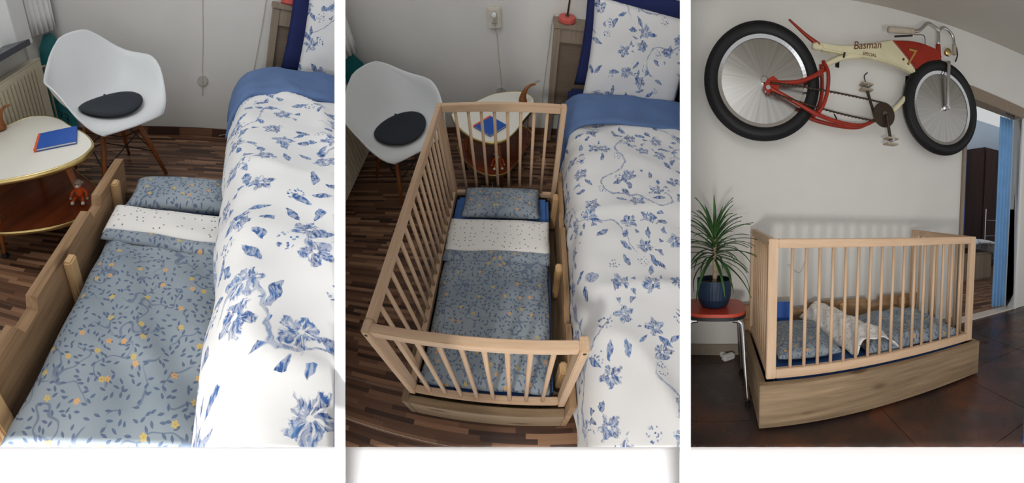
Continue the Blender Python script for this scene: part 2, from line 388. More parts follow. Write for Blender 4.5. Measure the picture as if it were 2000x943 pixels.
# ------------------------------------------------------------------ room shells
def plank_floor(room, x0, x1, y0, y1):
    f = thing('floor', 'striped brown laminate floor in the %s bedroom view' % ('left' if room == 1 else 'middle'), 'floor', room, kind='structure')
    pw = .19; pl = 1.2; r = 0; y = y0
    while y < y1 - .01:
        x = x0 - [0, .4, .8][r % 3]
        while x < x1:
            a, b = max(x, x0), min(x + pl, x1)
            if b - a > .03: MB().box((a + .0008, y + .0008, -.012), (b - .0008, min(y + pw, y1) - .0008, 0)).build('plank', 'laminate', f)
            x += pl
        y += pw; r += 1
WY = {1: 2.49, 2: 2.2}
for rm, lx in ((1, -.98), (2, -.98)):
    plank_floor(rm, lx, 2.2, -.9, WY[rm])
    MB().box((lx - .1, WY[rm], -.012), (2.2, WY[rm] + .08, 2.3)).build('wall_back', 'wall', room=rm, kind='structure')
    MB().box((lx - .1, -.6, -.012), (lx, WY[rm], .84)).build('wall_left', 'wall', room=rm, kind='structure')
    MB().box((lx, WY[rm] - .014, 0), (2.2, WY[rm], .06), .003).build('baseboard_back', 'laminate', room=rm, kind='structure')
def wall3():
    yw = .78
    w = MB(); w.box((-1.2, yw, 0), (1.83, yw + .1, 3.0)); w.box((1.83, yw, 2.05), (2.62, yw + .1, 3.0)); w.box((2.62, yw, 0), (4.0, yw + .1, 3.0))
    w.build('wall_back_living', 'wall', room=3, kind='structure')
    MB().add([(-1.2, yw, 2.26), (4.2, yw, 2.90), (4.2, -1.5, 2.90), (-1.2, -1.5, 2.26), (-1.2, yw, 2.34), (4.2, yw, 2.98), (4.2, -1.5, 2.98), (-1.2, -1.5, 2.34)],
             [(0, 1, 2, 3), (7, 6, 5, 4), (0, 4, 5, 1), (1, 5, 6, 2), (2, 6, 7, 3), (3, 7, 4, 0)]).build('ceiling', 'ceil', room=3, kind='structure')
    MB().box((-1.2, yw - .015, 0), (1.80, yw, .075), .003).build('baseboard_living', 'baseboard', room=3, kind='structure')
    d = thing('door_1', 'open doorway with taupe frame leading to the bedroom', 'doorway', 3, kind='structure')
    MB().box((1.79, yw - .02, 0), (1.83, yw + .12, 2.05), .003).build('door_jamb', 'doorframe', d)
    MB().box((1.79, yw - .02, 2.05), (2.66, yw + .12, 2.16), .003).build('door_lintel', 'doorframe', d)
    MB().box((2.62, yw - .02, 0), (2.66, yw + .12, 2.05), .003).build('door_jamb', 'frame_white', d)
    MB().box((1.83, yw - .01, 0), (2.62, yw + .11, .012), .002).build('threshold', 'plastic', d)
    f = thing('floor_living', 'dark rust brown slate tiled floor in the living room', 'floor', 3, kind='structure')
    MB().box((-1.2, -1.5, -.012), (4.0, yw, -.004)).build('grout_bed', 'grout', f)
    T = .6; base = None
    for i in range(-2, 6):
        for j in range(-3, 2):
            x, y = .585 + i * T - T, .05 + j * T
            lo = (max(x, -1.2) + .002, y + .002); hi = (min(x + T, 4.0) - .002, min(y + T, yw) - .002)
            if hi[0] - lo[0] > .03 and hi[1] - lo[1] > .03: MB().box((lo[0], lo[1], -.01), (hi[0], hi[1], 0)).build('tile', 'tile', f)
    # the bedroom beyond the doorway
    fb = thing('floor_far', 'striped laminate floor seen through the doorway', 'floor', 3, kind='structure')
    for j in range(14):
        MB().box((1.5, yw + .12 + j * .19, -.012), (5.6, yw + .12 + j * .19 + .188, 0)).build('plank', 'laminate', fb)
    MB().box((1.4, 3.5, 0), (6.0, 3.6, 2.9)).build('wall_far', 'farwall', room=3, kind='structure')
    MB().box((5.6, yw + .1, 0), (5.7, 3.5, 2.9)).build('wall_far_side', 'farwall', room=3, kind='structure')
wall3()

# ------------------------------------------------------------------ cot: drawer base, frame, bedding
CW, CL, CH, CB = .66, 1.24, .87, .22
def notch_profile(y0, y1, low, high, cuts):
    o = [(y0, .012)]; o.append((y1, .012)); top = [(y1, high)]
    for a, b in cuts: top += [(b, high), (b - .018, low), (a + .018, low), (a, high)]
    return o + top + [(y0, high)]
def drawer(room, mat, label, flip=False):
    d = thing('drawer_base', label, 'cot base', room, mat[0], mat[1])
    t = .032
    X = (lambda a, b: (CW - b, CW - a)) if flip else (lambda a, b: (a, b))
    a, b = X(-.035, -.035 + t); MB().box((a, -.035, .012), (b, 1.275, .213), .003).build('side_board', 'old', d)
    a, b = X(CW + .003, CW + (.044 if flip else .028))
    MB().prism(notch_profile(-.035, 1.275, .335, .375, [(.84, .955), (.295, .408)]), a, b, 'x').build('notched_board', 'old_warm', d)
    for y in (-.035, 1.275 - t):
        MB().box((-.035 + t, y, .012), (CW + .003, y + t, .213), .003).build('end_board', 'old_x', d)
    MB().box((-.003, -.003, .03), (CW + .003, 1.243, .05)).build('bottom_panel', 'old', d)
    a, b = X(CW - .037, CW + .003)
    for y in (.09, .57, 1.06): MB().box((a + (.0 if flip else .008), y, .08), (b - (.008 if flip else 0), y + .05, .362), .006).build('peg', 'peg', d)
    for x in (.02, CW - .06):
        for y in (.03, 1.17): MB().box((x, y, 0), (x + .04, y + .04, .014)).build('foot', 'black', d)
    return d
def cot_frame(room, loc, rz, label):
    c = thing('cot', label, 'cot', room, loc, rz)
    pw, pt = .045, .028
    post = None
    for x in (0, CW - pt):
        for y in (0, CL - pw):
            post = MB().box((x, y, CB), (x + pt, y + pw, CH), .003).build('post', 'beech_z', c)
            MB().lathe([(.005, 0), (.005, .004)], 10, (x + pt / 2, -.002 if y == 0 else CL - .002, CH - .02), 'y').build('bolt', 'black', post)
    for y in (.006, CL - .034):
        MB().box((pt, y, CH - .042), (CW - pt, y + .028, CH), .003).build('top_rail', 'beech_x', c)
        MB().box((pt, y, CB), (CW - pt, y + .028, CB + .03), .003).build('bottom_rail', 'beech_x', c)
    MB().box((.001, pw, CH - .042), (.027, CL - pw, CH), .003).build('top_rail', 'beech', c)
    MB().box((.001, pw, CB), (.027, CL - pw, CB + .045), .003).build('bottom_rail', 'beech', c)
    bar = MB().lathe([(.0085, CB + .02), (.0085, CH - .02)], 12).build('bar', 'beech_z', c, smooth=True, loc=(.014, .115, 0))
    for i in range(1, 16): share(bar, 'bar', c, (.014, .115 + (CL - .23) * i / 15, 0))
    for y in (.02, CL - .02):
        for i in range(8): share(bar, 'bar', c, (pt + .066 + (CW - 2 * pt - .132) * i / 7, y, 0))
    return c
def puff(x, y, x0, x1, y0, y1, e):       # 0 at the rim, 1 inside
    a = min(x - x0, x1 - x, y - y0, y1 - y) / e
    return math.sin(max(0, min(1, a)) * PI / 2) ** .7
def pillow_mesh(sx, sy, h, seed, n=22):
    m = MB()
    for sgn in (1, -1):
        def fn(u, v):
            x = (u - .5) * sx; y = (v - .5) * sy; e = (1 - abs(2 * u - 1) ** 3.2) * (1 - abs(2 * v - 1) ** 3.2)
            k = 1 - .05 * (abs(2 * v - 1) * (1 - abs(2 * u - 1)) + 0)
            return (x * (1 - .05 * (1 - (2 * v - 1) ** 2)), y * (1 - .05 * (1 - (2 * u - 1) ** 2)), sgn * (h * e ** .5 * (1 + .16 * nz(x * 7, y * 7, seed)) + .004 * nz(x * 22, y * 22, seed + 3) * e))
        m.grid(fn, n, n, lambda u, v, s=sgn: ((u - .5) * sx + seed, (v - .5) * sy + (0 if s > 0 else 2)))
    return m
def sheet(x0, x1, y0, y1, top, seed, nx=60, ny=90, hang=.06, amp=.012, scale=4.0, skew=0.0, edge=.07):
    """A soft cover lying on a bed: flat with rumples, its rim rounded down."""
    def fn(u, v):
        x = lerp(x0, x1, u); y = lerp(y0, y1, v) + skew * (u - .5)
        d = puff(lerp(x0, x1, u), lerp(y0, y1, v), x0, x1, y0, y1, edge)
        z = top - hang * (1 - d) + amp * (nz(x * scale, y * scale * .8, seed) + .5 * nz(x * scale * 2.3, y * scale * 2.1, seed + 5)) * (.3 + .7 * d)
        z += .35 * amp * math.sin((x * 1.1 + y * .8) * 22 + 4 * nz(x * 3, y * 3, seed + 9)) * d
        return (x + .008 * nz(y * 6, z * 3, seed), y + .01 * nz(x * 6, 1, seed), z)
    return MB().grid(fn, nx, ny, lambda u, v: (lerp(x0, x1, u) + seed, lerp(y0, y1, v)))
def cot_bedding(room, loc, rz, where, flip=False, y_head=1.2):
    m = MB().box((.034, .04, .052), (CW - .045, 1.198, .232), .02).build('cot_mattress', 'cotblue', room=room, loc=loc, rz=rz, smooth=False, label='blue covered cot mattress ' + where, cat='mattress')
    return m
# --- room 2 cot
drawer(2, ((0, 0, 0), 0), 'reclaimed wood drawer base under the barred cot between chair and bed')
cot_frame(2, (0, 0, 0), 0, 'beech barred cot frame with open side against the big bed')
cot_bedding(2, (0, 0, 0), 0, 'inside the barred cot beside the big bed')
o = pillow_mesh(.47, .24, .05, 1.0); o.build('cot_pillow', 'sprig', room=2, loc=(.325, 1.083, .292), smooth=True, label='grey blue sprigged cot pillow at the far end of the barred cot', cat='pillow')
t = thing('cot_duvet', 'grey blue sprigged cot duvet with white turned down edge in the barred cot', 'duvet', 2)
sheet(.04, CW - .055, .045, .90, .292, 2.0, hang=.045).build('cover', 'sprig', t, smooth=True, solid=.006)
sheet(.036, CW - .05, .70, .955, .312, 3.0, 40, 24, hang=.03, amp=.006, edge=.05).build('turned_edge', 'speck', t, smooth=True, solid=.006)
sheet(.037, CW - .05, .655, .735, .309, 2.5, 40, 10, hang=.022, amp=.005, edge=.035).build('hem', 'sprig', t, smooth=True, solid=.006)
# --- room 3 cot (long axis runs left to right)
L3 = (CL, 0, 0); Z3 = PI / 2
drawer(3, (L3, Z3), 'reclaimed wood plank drawer base under the cot on the tiled floor')
cot_frame(3, L3, Z3, 'beech barred cot frame standing on the plank base below the bicycle')
cot_bedding(3, L3, Z3, 'inside the cot below the bicycle')
pillow_mesh(.34, .5, .045, 5.0).build('cot_pillow', 'sprig', room=3, loc=(.24, .31, .285), smooth=True, label='grey blue sprigged pillow at the left end of the cot below the bicycle', cat='pillow')
t = thing('cot_duvet', 'rumpled grey blue sprigged duvet in the cot below the bicycle', 'duvet', 3)
sheet(.55, 1.19, .05, .61, .315, 6.0, 60, 60, hang=.06, amp=.03, scale=5).build('cover', 'sprig', t, smooth=True, solid=.006)
def crumple(u, v):
    x = lerp(.40, .66, u) + .16 * (v - .5) * -1.0 + .04 * nz(v * 4, u * 3, 2); y = lerp(.05, .62, v)
    z = .30 + .055 * math.sin(u * PI) + .03 * nz(x * 9, y * 9, 4) + .012 * nz(x * 25, y * 25, 8) - .05 * (abs(2 * u - 1) ** 3) + .03 * v
    return (x, y, z)
MB().grid(crumple, 40, 60, lambda u, v: (u * .4 + 9, v * .7)).build('turned_edge', 'speck', t, smooth=True, solid=.006)
# --- room 1 drawer used as a low guard
drawer(1, ((0, 0, 0), 0), 'low reclaimed wood drawer bed with notched guard board beside the big bed', flip=True)
MB().box((.045, .012, .052), (CW - .012, 1.225, .232), .02).build('cot_mattress', 'cotblue', room=1, label='blue covered mattress in the open drawer bed', cat='mattress')
pillow_mesh(.46, .23, .05, 11.0).build('cot_pillow', 'sprig', room=1, loc=(.30, 1.122, .292), smooth=True, label='grey blue sprigged cot pillow in the open drawer bed', cat='pillow')
t = thing('cot_duvet', 'grey blue sprigged cot duvet with white turned down edge in the open drawer bed', 'duvet', 1)
sheet(.045, .64, -.12, .92, .295, 12.0, 70, 100, hang=.045, amp=.017).build('cover', 'sprig', t, smooth=True, solid=.006)
sheet(.032, .65, .80, .985, .318, 13.0, 50, 24, hang=.03, amp=.009, skew=-.05, edge=.05).build('turned_edge', 'speck', t, smooth=True, solid=.006)
sheet(.034, .65, .765, .83, .312, 12.5, 50, 8, hang=.022, amp=.006, skew=-.05, edge=.03).build('hem', 'sprig', t, smooth=True, solid=.006)

# ------------------------------------------------------------------ the big bed
def big_bed(room, xe, yw, zt, yfold0, yfold1, hem, ynear, words):
    b = thing('double_bed', 'large double bed with limed oak headboard ' + words, 'bed', room)
    MB().box((xe + .05, ynear, .385), (2.1, yw - .16, zt - .07), .02).build('mattress', 'navy', b)
    MB().box((xe + .06, ynear, .325), (2.1, yw - .14, .385), .01).build('bed_frame', 'headboard', b)
    MB().box((xe + .24, ynear, .0), (xe + .30, yw - .16, .325), .004).build('bed_leg_board', 'headboard', b)
    hx = {1: .68, 2: .62}[room]; y1 = yw - .05; y0 = y1 - .07; zh = .935
    MB().box((hx, y0, .012), (hx + .045, y1, zh - .03), .004).build('headboard_post', 'headboard', b)
    MB().box((hx + .045, y0 + .03, .25), (2.1, y1 - .01, zh - .03)).build('headboard_panel', 'headboard_panel', b)
    MB().box((hx + .045, y0 + .005, zh - .12), (2.1, y1, zh - .03), .003).build('headboard_rail', 'headboard', b)
    MB().box((hx - .005, y0 - .01, zh - .03), (2.1, yw - .002, zh), .004).build('headboard_top', 'headboard', b)
    # duvet: up the side, over the edge, across the top
    prof = [(xe + .015, hem), (xe - .004, hem + .05), (xe, lerp(hem, zt, .5)), (xe + .01, zt - .09), (xe + .04, zt - .03), (xe + .10, zt), (xe + .25, zt + .015), (xe + .6, zt + .025), (xe + 1.3, zt + .03)]
    c = bez([(p[0], 0, p[1]) for p in prof], 8); arc = [0]
    for p, q in zip(c, c[1:]): arc.append(arc[-1] + (q - p).length)
    def at(s):
        s *= arc[-1]
        for i in range(len(arc) - 1):
            if s <= arc[i + 1]: return c[i].lerp(c[i + 1], (s - arc[i]) / (arc[i + 1] - arc[i]))
        return c[-1]
    def duv(seed, ya, yb, s0, s1, off, amp, slant=0.0):
        def fn(u, v):
            s = lerp(s0, s1, u); p = at(s); y = lerp(ya, yb, v) + slant * (1 - u) ** 2
            side = max(0, 1 - s * arc[-1] / .35)
            w = amp * (nz(s * 5, y * 3.2, seed) + .6 * nz(s * 11, y * 8, seed + 2) + .5 * side * math.sin(y * 26 + 3 * nz(y * 4, 0, seed)))
            w += amp * 1.3 * max(0, 1 - abs(nz(s * 3.1 + y * 1.3, y * 1.7 - s, seed + 7)) * 3.2) ** 2
            rim = min(v, 1 - v) / .06; e = -.012 * (1 - min(1, rim)) if off else 0
            k = min(1, max(0, (p.z - zt + .08) / .08))
            return (p.x - (off * .5 + max(-.02, min(w, .011))) * (1 - k), y, p.z + (off + e + w * 1.3) * k)
        return MB().grid(fn, 90, 120 if not off else 40, lambda u, v: (lerp(s0, s1, u) * arc[-1] + seed, lerp(ya, yb, v)))
    t = thing('double_duvet', 'white blue flowered duvet with blue fold on the bed ' + words, 'duvet', room)
    duv(20 + room, ynear + .02, yfold0 + .12, 0, 1, 0.0, .015).build('cover', 'floral', t, smooth=True, solid=.012)
    duv(24 + room, yfold0, yfold1, .06 if room == 2 else .04, 1, .028, .010, slant=-.04).build('blue_fold', 'fold', t, smooth=True, solid=.02)
    return b
big_bed(1, .482, 2.49, .60, 1.53, 1.99, .345, -.45, 'beside the open drawer bed')
big_bed(2, .706, 2.2, .60, 1.46, 1.81, .16, -.75, 'beside the barred cot')
def lean(room, sx, sy, h, seed, loc, tilt, mat, name, label, rz=0.0):
    m = pillow_mesh(sx, sy, h, seed, 26)
    R = Matrix.Rotation(rz, 4, 'Z') @ Matrix.Rotation(tilt, 4, 'X')
    m.v = [tuple(R @ Vector(p)) for p in m.v]
    return m.build(name, mat, room=room, loc=loc, smooth=True, label=label, cat='pillow')
lean(2, .68, .60, .06, 31, (1.17, 1.885, .86), math.radians(78), 'floral', 'floral_pillow', 'white pillow with blue flowers leaning at the head of the middle bed')
lean(2, .82, .66, .028, 32, (1.20, 2.032, .895), math.radians(87), 'navy', 'navy_pillow', 'navy pillow standing behind the white floral pillow')
lean(1, .68, .60, .06, 33, (1.19, 2.165, .88), math.radians(78), 'floral', 'floral_pillow', 'white floral pillow cut off at the edge of the left view')
lean(1, .86, .66, .028, 34, (1.20, 2.322, .90), math.radians(87), 'navy', 'navy_pillow', 'navy pillow behind the floral one in the left view')

# ------------------------------------------------------------------ shell armchair
def armchair(room, loc, rz, label, padlabel):
    V = Vector
    cen = [(0, V((0, -.285, .40))), (.07, V((0, -.27, .428))), (.2, V((0, -.17, .437))), (.36, V((0, -.02, .425))), (.5, V((0, .12, .437))), (.6, V((0, .195, .50))), (.72, V((0, .24, .60))), (.86, V((0, .275, .73))), (1, V((0, .305, .855)))]
    edg = [(0, V((.17, -.26, .40))), (.07, V((.23, -.235, .43))), (.2, V((.285, -.17, .52))), (.32, V((.315, -.10, .625))), (.45, V((.325, -.01, .672))), (.6, V((.315, .09, .675))), (.72, V((.272, .18, .688))), (.84, V((.205, .25, .74))), (.93, V((.145, .285, .80))), (1, V((.07, .30, .838)))]
    def sm(tab, t):
        d = .05; return (interp(tab, max(0, t - d)) + interp(tab, t) * 2 + interp(tab, min(1, t + d))) / 4
    def fn(u, v):
        s = 2 * u - 1; a = abs(s); C = sm(cen, v); E = sm(edg, v)
        Q = V((E.x * .86, lerp(C.y, E.y, .35), lerp(C.z, E.z, .03)))
        p = C * (1 - a) ** 2 + Q * (2 * a * (1 - a)) + E * a * a
        if a > .9:
            p = p + V((.012, 0, -.004)) * ((a - .9) / .1)
        return (p.x * (1 if s >= 0 else -1), p.y, p.z)
    t = thing('shell_armchair', label, 'chair', room, loc, rz)
    MB().grid(fn, 44, 48).build('shell', 'shell', t, smooth=True, solid=.007)
    for x in (-1, 1):
        for y in (-1, 1):
            MB().tube([(x * .10, y * .09 + .0, .40), (x * .17, y * .155, .2), (x * .235, y * .215, 0)], [.014, .0165, .0105], 12).build('leg', 'leg', t, smooth=True)
    for a, b in (((-.135, -.12, .31), (.185, -.165, .16)), ((.135, -.12, .31), (-.185, -.165, .16)), ((-.135, .12, .31), (.185, .165, .16)), ((.135, .12, .31), (-.185, .165, .16)),
                 ((-.135, -.12, .31), (-.185, .165, .16)), ((-.135, .12, .31), (-.185, -.165, .16)), ((.135, -.12, .31), (.185, .165, .16)), ((.135, .12, .31), (.185, -.165, .16))):
        MB().tube([a, b], .0035, 6).build('brace', 'black', t)
    MB().box((-.11, -.1, .385), (.11, .1, .405), .004).build('mount', 'black', t)
    R = Matrix.Rotation(rz, 3, 'Z'); p = Vector(loc) + R @ Vector((0, -.03, .4425))
    pad = thing('seat_pad', padlabel, 'cushion', room, p, rz)
    def dish(m): m.v = [(x, y, z + 1.0 * x * x + .5 * max(0, y) ** 2 + .15 * min(0, y) ** 2) for x, y, z in m.v]; return m
    dish(MB().lathe([(.001, 0), (.06, 0), (.12, 0), (.165, .0), (.182, .008), (.185, .014), (.178, .022), (.15, .026), (.08, .027), (.001, .027)], 40)).build('cushion', 'pad', pad, smooth=True)
    pm = MB().lathe([(.184, .010), (.188, .013), (.184, .016)], 40); pm.f = pm.f[:-2]; pm.uv = pm.uv[:-2]
    dish(pm).build('piping', 'black', pad, smooth=True)
    dish(MB().box((.055, .165, .012), (.075, .20, .022), .004)).build('tab', 'pad', pad)
armchair(1, (-.235, 1.78, 0), .88, 'white shell armchair on wooden legs beside the teal board and side table', 'round charcoal seat pad on the white armchair in the left view')
armchair(2, (-.43, 1.63, 0), .80, 'white shell armchair on wooden legs behind the corner of the barred cot', 'round charcoal seat pad on the white armchair in the middle view')

# ------------------------------------------------------------------ side table
OUT = [(-.07, 1.694), (-.03, 1.60), (.043, 1.499), (.12, 1.425), (.204, 1.387), (.27, 1.39), (.327, 1.42), (.385, 1.51), (.432, 1.633), (.475, 1.73), (.497, 1.82), (.495, 1.90), (.46, 1.955), (.40, 1.983), (.32, 1.985), (.202, 1.951), (.12, 1.885), (.03, 1.80), (-.045, 1.755)]
def table(room, loc, rz, sc_, label):
    cx, cy = .225, 1.70
    pts = [((x - cx) * sc_, (y - cy) * sc_) for x, y in OUT]
    sm = bez([(x, y, 0) for x, y in pts + pts[:1]], 4)[:-1]; ring = [(p.x, p.y) for p in sm]
    sc = lambda k: [(x * k, y * k) for x, y in ring]
    t = thing('side_table', label, 'table', room, loc, rz)
    MB().prism(sc(.985), .462, .484).build('table_top', 'laminate_white', t)
    e = MB(); n = len(ring); vs = []
    for k, z in ((1.0, .459), (1.012, .464), (1.012, .482), (1.0, .486), (.985, .485), (.985, .46)): vs += [(x * k, y * k, z) for x, y in ring]
    e.add(vs, [(i * n + j, i * n + (j + 1) % n, ((i + 1) % 6) * n + (j + 1) % n, ((i + 1) % 6) * n + j) for i in range(6) for j in range(n)]); e.build('top_rim', 'brass', t, smooth=True)
    MB().prism(sc(.97), .185, .20).build('shelf', 'shelf', t)
    e = MB(); vs = []
    for k, z in ((.97, .183), (.985, .185), (.985, .204), (.97, .206)): vs += [(x * k, y * k, z) for x, y in ring]
    e.add(vs, [(i * n + j, i * n + (j + 1) % n, ((i + 1) % 4) * n + (j + 1) % n, ((i + 1) % 4) * n + j) for i in range(4) for j in range(n)]); e.build('shelf_rim', 'brass', t, smooth=True)
    for a in ((-.22, -.02), (.05, -.22), (.18, .2)):
        x, y = a[0] * sc_, a[1] * sc_
        lg = MB().tube([(x * .8, y * .8, .462), (x, y, .19), (x * 1.12, y * 1.12, .02)], [.018, .015, .011], 12).build('leg', 'leg', t, smooth=True)
        MB().lathe([(.016, 0), (.02, .008), (.016, .026)], 14, (x * 1.12, y * 1.12, 0)).build('foot_cap', 'black', lg)
    for k in range(3): MB().tube([(.235 * sc_, (.06 + k * .03) * sc_, .195), (.235 * sc_, (.06 + k * .03) * sc_, .462)], .004, 8).build('rod', 'leg', t)
    return t
def book(room, loc, rz, label, w=.15, h=.15, tilt=None):
    t = thing('book', label, 'book', room, loc, rz)
    R = Matrix.Rotation(tilt, 4, 'X') if tilt else Matrix.Identity(4)
    def tr(m): m.v = [tuple(R @ Vector(p)) for p in m.v]; return m
    tr(MB().box((-w / 2 + .004, -h / 2 + .003, .002), (w / 2 - .003, h / 2 - .003, .010))).build('pages', 'paper', t)
    tr(MB().box((-w / 2, -h / 2, 0), (w / 2, h / 2, .002))).build('back_cover', 'bookblue', t)
    tr(MB().box((-w / 2, -h / 2, .010), (w / 2, h / 2, .012))).build('front_cover', 'bookblue', t)
    tr(MB().box((-w / 2 - .0015, -h / 2 - .0005, -.0005), (-w / 2 + .012, h / 2 + .0005, .0126))).build('spine', 'orange', t)
def toy(room, loc, rz, label):
    t = thing('knitted_monkey', label, 'toy', room, loc, rz)
    def ell(r, c): return [(max(.0005, r[0] * math.sin(PI * i / 10)), c - r[1] * math.cos(PI * i / 10)) for i in range(11)]
    MB().lathe(ell((.022, .03), .038), 16).build('body', 'toyorange', t, smooth=True)
    h = MB().lathe(ell((.021, .021), .084), 16).build('head', 'toygrey', t, smooth=True)
    MB().lathe(ell((.012, .008), .079), 12, (0, -.016, 0)).build('muzzle', 'paper', h, smooth=True)
    for s in (-1, 1):
        MB().lathe(ell((.007, .008), .09), 8, (s * .022, 0, 0)).build('ear', 'toygrey', h, smooth=True)
        MB().lathe(ell((.0025, .0025), .09), 8, (s * .007, -.02, 0)).build('eye', 'black', h, smooth=True)
        a = MB().tube([(s * .016, 0, .055), (s * .035, -.01, .042), (s * .042, -.028, .022)], [.008, .007, .006], 8).build('arm', 'toyorange', t, smooth=True)
        MB().lathe(ell((.008, .008), .018), 8, (s * .043, -.03, 0)).build('hand', 'toygrey', a, smooth=True)
        g = MB().tube([(s * .012, -.01, .014), (s * .022, -.035, .02), (s * .026, -.055, .01)], [.009, .008, .007], 8).build('leg', 'toyorange', t, smooth=True)
        MB().lathe(ell((.010, .009), .010), 8, (s * .027, -.06, 0)).build('foot', 'paper', g, smooth=True)
def gourd(room, loc, rz, label):
    m = MB().tube(bez([(0, 0, 0), (-.002, 0, .03), (.008, 0, .07), (.03, 0, .105), (.062, 0, .122), (.085, 0, .12)], 5), [.03 * (1 - .02 * i) * (1.0 if i < 4 else max(.42, 1 - (i - 4) * .045)) for i in range(26)], 14)
    m.build('wooden_ornament', 'gourd', room=room, loc=loc, rz=rz, smooth=True, label=label, cat='ornament')
table(2, (.235, 1.73, 0), 0, 1.0, 'cream topped side table with brass rim behind the barred cot')
book(2, (.225, 1.575, .487), -.72, 'blue picture book with orange spine on the table behind the cot', .16, .15)
toy(2, (.27, 1.53, .211), .1, 'small knitted monkey in orange on the shelf behind the cot bars')
gourd(2, (.43, 1.87, .491), .3, 'curved brown wooden ornament standing on the table behind the cot')
table(1, (-.50, 1.21, 0), 1.22, 1.30, 'cream topped side table with brass rim at the left edge in front of the radiator')
book(1, (-.318, 1.255, .487), .38, 'blue picture book with orange spine on the table next to the white armchair', .20, .20)
toy(1, (-.21, 1.17, .211), .1, 'small knitted monkey in orange on the lower shelf of the left side table')
gourd(1, (-.775, 1.45, .491), .4, 'brown wooden ornament at the far left end of the side table')

# ------------------------------------------------------------------ window side of the bedrooms
def radiator(room, y0, y1, words):
    r = thing('radiator', 'cream panel radiator ' + words, 'radiator', room)
    MB().box((-.94, y0, .12), (-.90, y1, .70), .006).build('rear_panel', 'radiator', r)
    MB().box((-.865, y0, .12), (-.84, y1, .70), .006).build('front_panel', 'radiator', r)
    MB().box((-.94, y0, .695), (-.84, y1, .705), .002).build('top_grille', 'radiator', r)
    rib = None; n = int((y1 - y0 - .06) / .046)
    for i in range(n):
        if rib is None: rib = MB().box((-.842, -.013, .16), (-.828, .013, .66), .005).build('rib', 'radiator', r, loc=(0, y0 + .04, 0))
        else: share(rib, 'rib', r, (0, y0 + .04 + i * .046, 0))
    MB().tube([(-.85, y1 - .02, .64), (-.85, y1 + .05, .64), (-.85, y1 + .05, 0)], .009, 10).build('pipe', 'radiator', r, smooth=True)
    MB().tube([(-.975, y1 - .2, .62), (-.93, y1 - .2, .62)], .012, 8).build('bracket', 'steel', r)
def board_teal(room, loc, rz, label):
    o = [(-.085, 0), (-.095, .12), (-.095, .62), (-.08, .74), (-.03, .82), (.03, .82), (.08, .74), (.095, .62), (.095, .12), (.085, 0)]
    m = MB().prism(o, 0, .014, 'y'); R = Matrix.Rotation(-.10, 4, 'X'); m.v = [tuple(R @ Vector(p)) for p in m.v]
    t = thing('teal_board', label, 'board', room, loc, rz); m.build('deck', 'teal', t)
    random.seed(3)
    for i in range(9):
        x, z = random.uniform(-.06, .06), random.uniform(.12, .5)
        m = MB().tube(bez([(x, -.002, z), (x + .015, -.002, z + .03), (x - .01, -.002, z + .06)], 4), .003, 6); m.v = [tuple(R @ Vector(p)) for p in m.v]; m.build('drawn_line', 'black', t)
def hanging_curtain(room, x0, x1, y0, y1, z0, z1, mat, name, label, cat='curtain', waves=6, amp=.02):
    def fn(u, v):
        x = lerp(x0, x1, u); y = lerp(y0, y1, u); d = Vector((y1 - y0, -(x1 - x0), 0)).normalized()
        k = amp * math.sin(u * waves * 2 * PI + .6 * math.sin(v * 3)) * (.6 + .4 * v)
        return (x + d.x * k, y + d.y * k, lerp(z1, z0, v))
    return MB().grid(fn, waves * 8, 12).build(name, mat, room=room, smooth=True, solid=.004, label=label, cat=cat)
for rm in (1, 2):
    y1 = WY[rm]
    words = 'under the window sill' if rm == 1 else 'at the left edge behind the armchair in the middle view'
    radiator(rm, y1 - 1.7, y1 - .31, words)
    if rm == 1:
     s = thing('window_1', 'window with slate sill at the far left of the left view', 'window', rm, kind='structure')
     MB().box((-1.02, y1 - 1.9, .815), (-.80, y1 - .45, .85), .004).build('window_sill', 'stone', s)
     MB().box((-1.04, y1 - .62, .85), (-.97, y1 - .55, 2.2), .004).build('window_frame', 'frame_white', s)
     MB().box((-1.04, y1 - 1.9, .85), (-.99, y1 - .62, .91), .004).build('window_frame', 'frame_white', s)
     MB().box((-1.06, y1 - .45, .80), (-.90, y1 - .25, 2.2), .004).build('window_jamb', 'frame_white', s)
    MB().box((-1.08, y1 - .26, 0), (-.96, y1, 2.2)).build('wall_corner', 'wall', room=rm, kind='structure')
    hanging_curtain(rm, -.93, -.80, y1 - .20, y1 - .06, .83, 2.2, 'frame_white', 'white_curtain', 'white hanging curtain in the window corner of the %s view' % ('left' if rm == 1 else 'middle'), waves=5, amp=.012)
    board_teal(rm, (-.84, y1 - .16, 0), .35, 'teal painted board leaning in the corner %s' % ('behind the white armchair and radiator' if rm == 1 else 'at the left edge of the middle view'))

# ------------------------------------------------------------------ wall fittings and lamp
def socket(room, x, z, label):
    y = WY[room]; t = thing('wall_socket', label, 'socket', room, (x, y, z))
    MB().box((-.042, -.035, -.062), (.042, 0, .062), .006).build('housing', 'plastic', t)
    for k in (-.027, .027):
        MB().lathe([(.021, -.0365), (.021, -.035), (.018, -.0345)], 24, (0, 0, k), 'y').build('outlet', 'puck', t)
        for s in (-1, 1): MB().lathe([(.003, -.038), (.003, -.036)], 8, (s * .009, 0, k), 'y').build('contact_hole', 'black', t)
    MB().lathe([(.008, -.07), (.016, -.066), (.018, -.037)], 16, (0, 0, .027), 'y').build('plug', 'frame_white', t, smooth=True)
socket(2, .224, .917, 'ivory double wall socket with a white plug above the side table')
def wall_cable(room, pts, label, name='cable'):
    MB().tube(bez(pts, 6), .0026, 6).build(name, 'cable', room=room, smooth=True, label=label, cat='cable')
y2 = WY[2]; y1 = WY[1]
